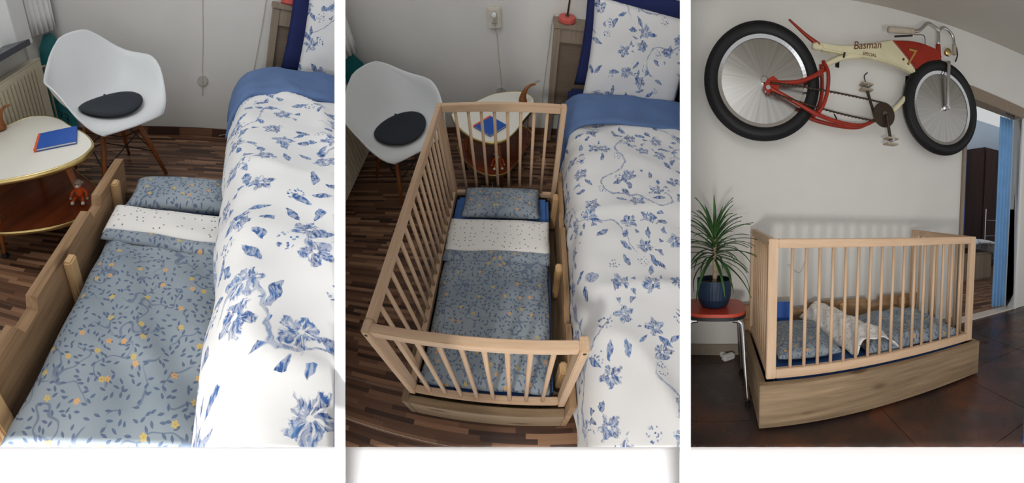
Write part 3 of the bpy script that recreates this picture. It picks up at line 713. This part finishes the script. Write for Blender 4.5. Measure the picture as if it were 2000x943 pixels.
wall_cable(2, [(.224, y2 - .068, .935), (.228, y2 - .03, .86), (.236, y2 - .006, .78), (.243, y2 - .005, .62), (.252, y2 - .005, .5), (.255, y2 - .018, .40)], 'thin cable hanging from the ivory socket to the grey puck')
MB().lathe([(.033, -.012), (.035, -.006), (.035, 0)], 28, (0, 0, 0), 'y').build('cable_puck', 'puck', room=2, loc=(.25, y2, .39), smooth=False, label='round grey cable puck on the wall behind the side table', cat='switch')
wall_cable(1, [(.225, y1 - .005, 1.05), (.235, y1 - .005, .85), (.24, y1 - .005, .65), (.238, y1 - .006, .5), (.242, y1 - .02, .42), (.242, y1 - .006, .31)], 'thin cable running down the wall to the round puck')
MB().lathe([(.036, -.014), (.039, -.007), (.039, 0)], 28, (0, 0, 0), 'y').build('cable_puck', 'puck', room=1, loc=(.242, y1, .414), label='round grey cable puck on the wall between armchair and bed', cat='switch')
wall_cable(1, [(.64, y1 - .01, .98), (.625, y1 - .01, .75), (.60, y1 - .01, .5), (.57, y1 - .01, .28), (.5, y1 - .02, .06), (.38, y1 - .025, .012)], 'thin lamp cable hanging beside the headboard in the left view')
wall_cable(2, [(.66, y2 - .075, .965), (.612, y2 - .05, .95), (.60, y2 - .01, .75), (.585, y2 - .01, .5), (.575, y2 - .01, .2)], 'thin lamp cable hanging beside the headboard in the middle view')
def lamp(room, x, y, label):
    t = thing('table_lamp', label, 'lamp', room, (x, y, .936))
    MB().lathe([(.001, 0), (.05, 0), (.056, .006), (.056, .026), (.052, .034), (.001, .036)], 36).build('lamp_base', 'lampred', t, smooth=False)
    MB().lathe([(.014, .036), (.014, .042), (.006, .046)], 16).build('collar', 'steel', t)
    MB().tube([(0, 0, .04), (.02, 0, .5)], .006, 10).build('pole', 'steel', t, smooth=True)
    MB().lathe([(.02, .62), (.05, .60), (.075, .50), (.073, .50), (.048, .597), (.018, .617)], 28, (.02, 0, 0)).build('lamp_shade', 'lampred', t, smooth=True)
lamp(2, .70, y2 - .085, 'lamp with coral red round base on the headboard of the middle bed')
lamp(1, .78, y1 - .085, 'lamp with red round base on the headboard of the left bed')

# ------------------------------------------------------------------ living room things
def bicycle():
    YB = .68
    b = thing('cruiser_bicycle', 'custom cream and red cruiser bicycle with disc wheels hung on the wall', 'bicycle', 3, (0, YB, 0))
    def wheel(cx, cz, R, tw, tag):
        w = MB().lathe([(.02, -.028), (R - 2 * tw + .012, -.012), (R - 2 * tw + .012, .012), (.02, .028)], 64, (0, 0, 0), 'y').build('wheel_disc', 'disc', b, smooth=False, loc=(cx, 0, cz))
        t = MB(); n = 72; k = 14; vs = []
        for i in range(n):
            a = 2 * PI * i / n
            for j in range(k):
                q = 2 * PI * j / k; r = R - tw + tw * math.cos(q); vs.append((r * math.cos(a), tw * .95 * math.sin(q), r * math.sin(a)))
        t.add(vs, [(i * k + j, i * k + (j + 1) % k, ((i + 1) % n) * k + (j + 1) % k, ((i + 1) % n) * k + j) for i in range(n) for j in range(k)])
        t.build('tyre', 'rubber', w, smooth=True)
        for dr in (-.006, .004, .014, .024):
            a = [(math.cos(2 * PI * i / 72) * (R - tw + math.sqrt(max(0, 1 - ((dr + .016) / tw) ** 2)) * tw * .99), -(dr + .016), math.sin(2 * PI * i / 72) * (R - tw + math.sqrt(max(0, 1 - ((dr + .016) / tw) ** 2)) * tw * .99)) for i in range(73)]
            MB().tube(a, .0022, 5, False).build('tread_rib', 'rubber', w, smooth=True)
        rim = [(math.cos(2 * PI * i / 72) * (R - 2 * tw + .006), 0, math.sin(2 * PI * i / 72) * (R - 2 * tw + .006)) for i in range(73)]
        m = MB().lathe([(R - 2 * tw - .016, -.017), (R - 2 * tw + .014, -.024), (R - 2 * tw + .014, .024), (R - 2 * tw - .016, .017)], 72, (0, 0, 0), 'y')
        m.f = m.f[:-2]; m.uv = m.uv[:-2]
        m.build('rim', 'chrome', w, smooth=False)
        MB().lathe([(.018, -.05), (.024, -.045), (.024, .045), (.018, .05)], 20, (0, 0, 0), 'y').build('hub', 'chrome', w)
    wheel(.065, 1.803, .372, .046, 'rear'); wheel(1.465, 1.845, .372, .046, 'front')
    def tub(name, pts, r, mat, n=10, par=None): return MB().tube(bez(pts, 6), r, n).build(name, mat, par or b, smooth=True)
    # arched body: a deep cream tank that thins to the tail, red nose
    up = bez([(.43, 0, 2.09), (.576, 0, 2.098), (.766, 0, 2.146), (.968, 0, 2.225), (1.19, 0, 2.28), (1.40, 0, 2.285)], 5)
    lo = bez([(.455, 0, 2.045), (.60, 0, 2.048), (.79, 0, 2.062), (.95, 0, 2.064), (1.08, 0, 2.055), (1.195, 0, 2.03)], 5)
    cut = bez([(.968, 0, 2.228), (1.06, 0, 2.165), (1.15, 0, 2.095), (1.21, 0, 2.035)], 4)
    cream = [(p.x, p.z) for p in up if p.x < .966] + [(p.x, p.z) for p in cut] + [(p.x, p.z) for p in reversed(lo)]
    def slab(name, out, mat, th):
        m = MB().prism(out, -th, th, 'y'); o = m.build(name, mat, b)
        bm = bmesh.new(); bm.from_mesh(o.data); bmesh.ops.bevel(bm, geom=[e for e in bm.edges if abs(e.verts[0].co.y - e.verts[1].co.y) < 1e-6], offset=.012, segments=3, affect='EDGES', clamp_overlap=True); bm.to_mesh(o.data); bm.free(); return o
    body = slab('frame_tank', cream, 'cream', .026)
    red = [(p.x, p.z) for p in up if p.x > .97] + [(1.425, 2.24), (1.36, 2.16), (1.30, 2.115)] + [(p.x, p.z) for p in reversed(cut)]
    slab('red_nose', red, 'bikered', .027)
    tub('seat_spike', [(.44, 0, 2.075), (.34, 0, 2.13), (.225, 0, 2.21)], [.017 - .0009 * i for i in range(13)], 'bikered')
    tub('tail_tube', [(.52, 0, 2.075), (.40, 0, 2.065), (.42, 0, 2.08)], .02, 'cream')
    tub('tail_strut', [(.74, 0, 2.07), (.60, 0, 2.03), (.47, 0, 1.955)], .018, 'cream')
    tub('down_tube', [(1.20, 0, 2.04), (1.14, 0, 1.90), (1.055, 0, 1.79), (.98, 0, 1.715)], .018, 'cream')
    for y in (-.06, .06):
        tub('rear_arch', [(.455, y * .4, 1.97), (.478, y, 1.89), (.478, y, 1.78), (.455, y, 1.69), (.42, y, 1.625)], .013, 'bikered')
        tub('lower_stay', [(.085, y, 1.755), (.235, y, 1.69), (.41, y, 1.615), (.593, y * .7, 1.584), (.746, y * .5, 1.59), (.86, y * .4, 1.65)], .014, 'bikered')
        tub('upper_stay', [(.10, y, 1.78), (.265, y, 1.80), (.367, y, 1.845), (.462, y * .6, 1.915)], .014, 'bikered')
        MB().prism([(.055, 1.75), (.085, 1.71), (.15, 1.73), (.165, 1.79), (.12, 1.825), (.08, 1.80)], y - .005, y + .005, 'y').build('dropout', 'bikered', b)
    MB().lathe([(.014, -.085), (.014, .085)], 14, (.085, 0, 1.745), 'y').build('axle', 'chrome', b)
    for z0, z1 in ((1.775, 1.762), (1.715, 1.60)):
        n = 60; p0 = Vector((.10, -.075, z0)); p1 = Vector((.90, -.05, z1 if z1 > 1.7 else 1.625))
        MB().tube([p0.lerp(p1, i / n) + Vector((0, 0, (.003 if i % 2 else 0) - (.025 * math.sin(PI * i / n) if z1 < 1.7 else 0))) for i in range(n + 1)], [.005 if i % 2 else .0075 for i in range(n + 1)], 6).build('chain', 'chain', b)
    ck = MB().lathe([(.02, -.066), (.083, -.062), (.087, -.058), (.083, -.054), (.02, -.05)], 48, (.902, 0, 1.68), 'y').build('chainring', 'chain', b)
    MB().lathe([(.022, -.075), (.022, .06)], 18, (.902, 0, 1.68), 'y').build('bottom_bracket', 'steel', b)
    for (px, pz, y) in ((.815, 1.895, .07), (.945, 1.50, -.09)):
        cr = tub('crank', [(.902, y, 1.68), ((.902 + px) / 2, y, (1.68 + pz) / 2), (px, y, pz)], .011, 'chain', 8)
        s = -1 if y < 0 else 1
        pd = MB().box((px - .045, y - .04, pz - .03), (px + .045, y + .04, pz - .018), .004).box((px - .045, y - .04, pz + .008), (px + .045, y + .04, pz + .02), .004).build('pedal', 'grip', cr)
        MB().tube([(px, y - .04, pz), (px, y + .04, pz)], .008, 8).build('pedal_axle', 'chrome', cr)
    tub('toe_clip', [(.80, .05, 1.92), (.79, .05, 1.96), (.81, .04, 1.985)], .004, 'black')
    tub('kick_stand', [(.545, -.02, 1.64), (.55, -.05, 1.60), (.535, -.04, 1.575)], .005, 'black')
    tub('head_tube', [(1.395, 0, 2.33), (1.41, 0, 2.21)], .021, 'bikered')
    tub('stem', [(1.39, 0, 2.44), (1.395, 0, 2.33)], .016, 'chrome')
    tub('fork_crown', [(1.36, 0, 2.185), (1.42, 0, 2.20), (1.475, 0, 2.195)], .016, 'chrome')
    for y in (-.055, .055): tub('fork_leg', [(1.465, y, 2.205), (1.468, y, 2.0), (1.472, y, 1.835)], .017, 'chrome')
    MB().lathe([(.012, -.085), (.012, .085)], 14, (1.468, 0, 1.842), 'y').build('axle', 'chrome', b)
    tub('handlebar', [(1.39, -.02, 2.43), (1.32, -.05, 2.42), (1.195, -.13, 2.372), (1.08, -.20, 2.26), (.98, -.25, 2.197)], .013, 'chrome')
    tub('handlebar', [(1.39, .0, 2.43), (1.455, .03, 2.495), (1.521, .045, 2.51), (1.585, .05, 2.478), (1.603, .05, 2.41)], .013, 'chrome')
    tub('grip', [(1.0, -.24, 2.208), (.90, -.26, 2.175), (.80, -.26, 2.15)], .019, 'grip')
    tub('grip', [(1.603, .05, 2.42), (1.61, .05, 2.34)], .018, 'grip')
    tub('brake_lever', [(1.0, -.23, 2.185), (.94, -.24, 2.16), (.86, -.24, 2.133)], .006, 'black')
    tub('brake_cable', [(1.02, -.2, 2.235), (1.12, -.08, 2.288), (1.20, -.08, 2.306), (1.235, -.05, 2.26)], .003, 'black', 6)
    tub('brake_lever', [(1.62, .04, 2.40), (1.635, .04, 2.34), (1.615, .04, 2.28)], .006, 'black')
    MB().lathe([(.004, .03), (.022, .02), (.032, 0), (.03, -.012), (.004, -.016)], 20, (1.455, -.05, 2.275), 'y').build('headlamp', 'brass', b, smooth=True)
    def text(s, x, z, size, mat, shear=0.0, rot=0.0, par=body, off=0.0):
        cu = bpy.data.curves.new('lettering', 'FONT'); cu.body = s; cu.size = size; cu.shear = shear; cu.extrude = .0006
        tmp = bpy.data.objects.new('tmp', cu); COL.objects.link(tmp); bpy.context.view_layer.update()
        me = bpy.data.meshes.new_from_object(tmp.evaluated_get(bpy.context.evaluated_depsgraph_get())); bpy.data.objects.remove(tmp)
        me.transform(Matrix.Translation((x, -.0282 - off, z)) @ Matrix.Rotation(-rot, 4, 'Y') @ Matrix.Rotation(PI / 2, 4, 'X'))
        me.materials.append(MT[mat]); place(me, 'lettering', par)
    text('Basman', .665, 2.088, .072, 'letter', .35, .26)
    text('SPECIAL', .735, 2.066, .03, 'letter', .1, .08)
    text('.', 1.045, 2.105, .16, 'letter', .2, .1); text('7', 1.077, 2.083, .185, 'letter', .25, .1, off=0.0); text('7', 1.085, 2.09, .165, 'gold', .25, .1, off=.0012)
bicycle()
# wall pegs that carry the bicycle
for x, z in ((.60, 2.02), (1.18, 2.02)):
    t = thing('bicycle_hook', 'black wall hook under the bicycle %s' % ('tail' if x < 1 else 'nose'), 'hook', 3)
    MB().tube([(x, .78, z + .012), (x, .66, z + .008), (x, .645, z + .03)], .007, 8).build('arm', 'black', t, smooth=True)
    MB().box((x - .015, .774, z - .02), (x + .015, .78, z + .04), .002).build('plate', 'black', t)
def stool():
    t = thing('stool', 'red topped stool with chrome tube legs carrying the potted plant', 'stool', 3, (-.232, .33, 0))
    o = []
    for i in range(48):
        a = 2 * PI * i / 48; c, s = math.cos(a), math.sin(a); k = (abs(c) ** 3.2 + abs(s) ** 3.2) ** (-1 / 3.2); o.append((.165 * c * k, .155 * s * k))
    MB().prism(o, .452, .47).build('seat', 'seatred', t)
    MB().prism([(x * 1.012, y * 1.012) for x, y in o], .436, .4535).build('seat_edge', 'black', t)
    for sx in (-1, 1):
        for sy in (-1, 1):
            lg = MB().tube(bez([(sx * .09, sy * .12, .43), (sx * .125, sy * .13, .425), (sx * .14, sy * .135, .39), (sx * .155, sy * .15, .2), (sx * .17, sy * .165, .012)], 5), .0115, 12).build('leg', 'chrome', t, smooth=True)
            MB().lathe([(.014, 0), (.014, .022)], 12, (sx * .17, sy * .165, 0)).build('foot_cap', 'black', lg)
    return t
stool()
def plant():
    t = thing('potted_dracaena', 'dracaena plant with long thin leaves in an ink blue ribbed pot', 'plant', 3, (-.236, .33, .47))
    pr = [(.001, 0), (.058, 0), (.075, .012), (.088, .05), (.093, .10), (.094, .150), (.088, .150), (.086, .125), (.001, .125)]
    n = 72; vs = []
    for r, z in pr:
        for k in range(n):
            rr = r * (1 + (.012 if k % 2 else 0) * (1 if .02 < z < .148 and r > .07 else 0)); a = 2 * PI * k / n; vs.append((rr * math.cos(a), rr * math.sin(a), z))
    MB().add(vs, [(i * n + k, i * n + (k + 1) % n, (i + 1) * n + (k + 1) % n, (i + 1) * n + k) for i in range(len(pr) - 1) for k in range(n)]).build('pot', 'pot', t)
    MB().lathe([(.001, .128), (.086, .126), (.086, .118), (.001, .118)], 32).build('soil', 'soil', t)
    MB().tube(bez([(0, 0, .12), (.004, 0, .2), (-.002, .004, .27), (.002, .002, .37)], 6), [.013 + .0015 * math.sin(i * 2.2) for i in range(19)], 10).build('trunk', 'trunk', t, smooth=True)
    rnd = random.Random(5)
    for i in range(78):
        h = .255 + .13 * (i / 78); a = i * 2.399 + rnd.uniform(-.2, .2); el = lerp(-.25, 1.35, (i / 78) ** 1.0) + rnd.uniform(-.15, .15); L = rnd.uniform(.21, .33) * (1 - .15 * (i / 78)); droop = rnd.uniform(.5, 1.2) * (1 - .4 * i / 78)
        w = rnd.uniform(.0065, .0095); m = MB(); N = 7; vs = []
        p = Vector((0, 0, h)); e = el
        for k in range(N + 1):
            s = k / N; d = Vector((math.cos(a) * math.cos(e), math.sin(a) * math.cos(e), math.sin(e)))
            side = Vector((-math.sin(a), math.cos(a), 0)); ww = w * (.55 + 1.3 * s if s < .35 else 1.0) * (1 - max(0, s - .35) / .65) ** .7 + .0006
            nrm = d.cross(side)
            vs += [p - side * ww + nrm * .0018, p - nrm * .0006, p + side * ww + nrm * .0018]
            p = p + d * (L / N); e -= droop / N * (1.0 + s)
        m.add(vs, [(k * 3 + j, k * 3 + j + 1, (k + 1) * 3 + j + 1, (k + 1) * 3 + j) for k in range(N) for j in (0, 1)])
        m.build('leaf', 'leaf', t, smooth=True, solid=.0008)
plant()
book(3, (.15, .60, .315), 0.0, 'blue picture book with orange spine standing in the cot below the bicycle', .22, .18, tilt=math.radians(78))
t = thing('plug_adapter', 'white plug adapter lying on the floor behind the stool', 'plug', 3, (-.13, .70, 0), .6)
MB().box((-.045, -.02, .0), (.045, .02, .038), .008).build('body', 'frame_white', t)
MB().lathe([(.017, .044), (.02, .05), (.02, .07)], 14, (0, 0, .012), 'y').build('plug', 'frame_white', t)
MB().tube(bez([(.28, .774, .62), (.36, .774, .56), (.40, .774, .64), (.40, .774, .70)], 6), .0026, 6).build('cable', 'cable', room=3, smooth=True, label='thin cable looping on the wall behind the cot', cat='cable')
# beyond the doorway
hanging_curtain(3, 1.90, 2.16, 1.02, 1.12, .03, 1.83, 'curtainblue', 'blue_curtain', 'royal blue curtain gathered just inside the doorway', waves=5, amp=.022)
hanging_curtain(3, 2.44, 2.62, .93, .90, .02, 2.05, 'curtainlight', 'light_blue_curtain', 'light blue curtain at the right side of the doorway', waves=4, amp=.018)
w = thing('wardrobe', 'tall dark wooden wardrobe seen through the doorway', 'wardrobe', 3, (0, 0, 0))
MB().box((4.3, 2.95, 0), (5.55, 3.45, 2.25), .006).build('body', 'wardrobe', w)
for k in range(2):
    dd = MB().box((4.32 + k * .615, 2.93, .06), (4.92 + k * .615, 2.95, 2.2), .004).build('door', 'wardrobe', w)
    MB().tube([(4.86 + k * .13, 2.915, 1.0), (4.86 + k * .13, 2.915, 1.25)], .007, 8).build('handle', 'chrome', dd)
rk = thing('metal_rack', 'thin metal rack beside the dark wardrobe', 'rack', 3, (4.15, 2.7, 0))
for x in (0, .28): MB().tube([(x, 0, 0), (x, 0, 1.1)], .008, 8).build('upright', 'chrome', rk)
for z in (.35, .62, .9): MB().tube([(0, 0, z), (.28, 0, z)], .006, 8).build('rung', 'chrome', rk)
bd = thing('far_bed', 'bed with white floral duvet corner seen through the doorway', 'bed', 3, (0, 0, 0))
MB().box((2.0, 2.1, .0), (3.72, 3.3, .42), .03).build('mattress', 'headboard', bd)
def fard(u, v):
    x = lerp(2.0, 3.95, u); y = lerp(2.0, 3.3, v); e = max(0, (u - .84) / .16)
    return (x - .16 * e * e, y, .60 - .30 * e ** 1.6 + .02 * nz(x * 4, y * 4, 1))
MB().grid(fard, 40, 30, lambda u, v: (u * 2, v * 1.4)).build('duvet', 'floral', bd, smooth=True, solid=.03)
MB().box((.945, -.96, 0), (1.30, -.635, .2), .008).build('storage_box', 'curtainblue', room=3, label='blue box at the bottom right edge of the tiled floor', cat='box')

# ------------------------------------------------------------------ trim each place at its partition and front edge
def trim():
    GI = GM.inverted()
    def wm(o): return (wm(o.parent) if o.parent else Matrix.Identity(4)) @ o.matrix_basis
    def nrm(a): return Vector((math.cos(a), -math.sin(a), 0))
    for o, rm in list(ROOM_OF.items()):
        if rm is None or o.type != 'MESH': continue
        T = GI @ wm(o); me = o.data; n = len(me.vertices)
        if not n: continue
        co = np.empty(n * 3); me.vertices.foreach_get('co', co); A = np.array(T); P = co.reshape(-1, 3) @ A[:3, :3].T + A[:3, 3]
        planes = []
        if rm in (1, 2): planes.append((AZ['a'], 1 if rm == 2 else -1))
        if rm in (2, 3): planes.append((AZ['b'], 1 if rm == 3 else -1))
        todo = []
        for a, s in planes:
            d = P @ np.array(nrm(a)) * s
            if (d < HT).any(): todo.append((a, s, (d < HT).all()))
        r = np.hypot(P[:, 0], P[:, 1]); cone = P[:, 2] + K * r
        docone = (cone < 0).any() or (len(me.polygons) < 40 and (P[:, 2].min() < -.3))
        if not todo and not docone: continue
        if any(t[2] for t in todo) or (cone < 0).all():
            if not o.children: bpy.data.objects.remove(o); continue
        if me.users > 1: me = me.copy(); o.data = me
        bm = bmesh.new(); bm.from_mesh(me); bm.transform(T)
        for a, s, _ in todo:
            res = bmesh.ops.bisect_plane(bm, geom=bm.verts[:] + bm.edges[:] + bm.faces[:], plane_co=nrm(a) * (HT + .0005) * s, plane_no=nrm(a) * s, clear_inner=True)
            ed = [e for e in res['geom_cut'] if isinstance(e, bmesh.types.BMEdge)]
            if ed: bmesh.ops.holes_fill(bm, edges=ed, sides=0)
        if docone:
            f = lambda c: c.z + K * math.hypot(c.x, c.y)
            st = math.radians(4)
            if len(bm.faces) < 200:       # large flat pieces: first cut into sectors
                az = [math.atan2(v.co.x, v.co.y) for v in bm.verts] or [0]
                k = math.floor(min(az) / st)
                while k * st < max(az):
                    bmesh.ops.bisect_plane(bm, geom=bm.verts[:] + bm.edges[:] + bm.faces[:], plane_co=(0, 0, 0), plane_no=nrm(k * st)); k += 1
            sect = {}
            for fc in bm.faces:
                vals = [f(v.co) for v in fc.verts]
                if min(vals) < 0 or (len(bm.faces) < 3000 and min(vals) < .02):
                    c = fc.calc_center_median(); sect.setdefault(math.floor(math.atan2(c.x, c.y) / st), []).append(fc)
            for k, fs in sect.items():
                a = (k + .5) * st; fs = [q for q in fs if q.is_valid]
                g = set(fs)
                for q in fs: g.update(q.edges); g.update(q.verts)
                no = Vector((K * math.sin(a), K * math.cos(a), 1))
                bmesh.ops.bisect_plane(bm, geom=list(g), plane_co=(0, 0, 0), plane_no=no)
            dead = [q for q in bm.faces if f(q.calc_center_median()) < -1e-4]
            bmesh.ops.delete(bm, geom=dead, context='FACES')
        if not bm.faces:
            bm.free()
            if not o.children: bpy.data.objects.remove(o)
            continue
        bm.transform(T.inverted()); bm.to_mesh(me); bm.free()
trim()
# ------------------------------------------------------------------ repeats share a group
PLURAL = {'shell_armchair': 'white shell armchairs', 'seat_pad': 'charcoal seat pads', 'side_table': 'cream side tables', 'book': 'blue picture books', 'knitted_monkey': 'knitted monkeys',
          'wooden_ornament': 'brown wooden ornaments', 'radiator': 'cream radiators', 'teal_board': 'teal boards', 'white_curtain': 'white window curtains', 'cable': 'thin wall cables', 'cable_puck': 'grey cable pucks',
          'table_lamp': 'red based lamps', 'floral_pillow': 'white floral pillows', 'navy_pillow': 'navy pillows', 'double_bed': 'large double beds', 'double_duvet': 'white flowered duvets', 'cot': 'beech barred cots',
          'drawer_base': 'reclaimed wood drawer bases', 'cot_mattress': 'blue cot mattresses', 'cot_pillow': 'sprigged cot pillows', 'cot_duvet': 'sprigged cot duvets', 'bicycle_hook': 'bicycle wall hooks'}
for o in sc.objects:
    if o.parent is None and o.name.split('.')[0] in PLURAL: o['group'] = PLURAL[o.name.split('.')[0]]
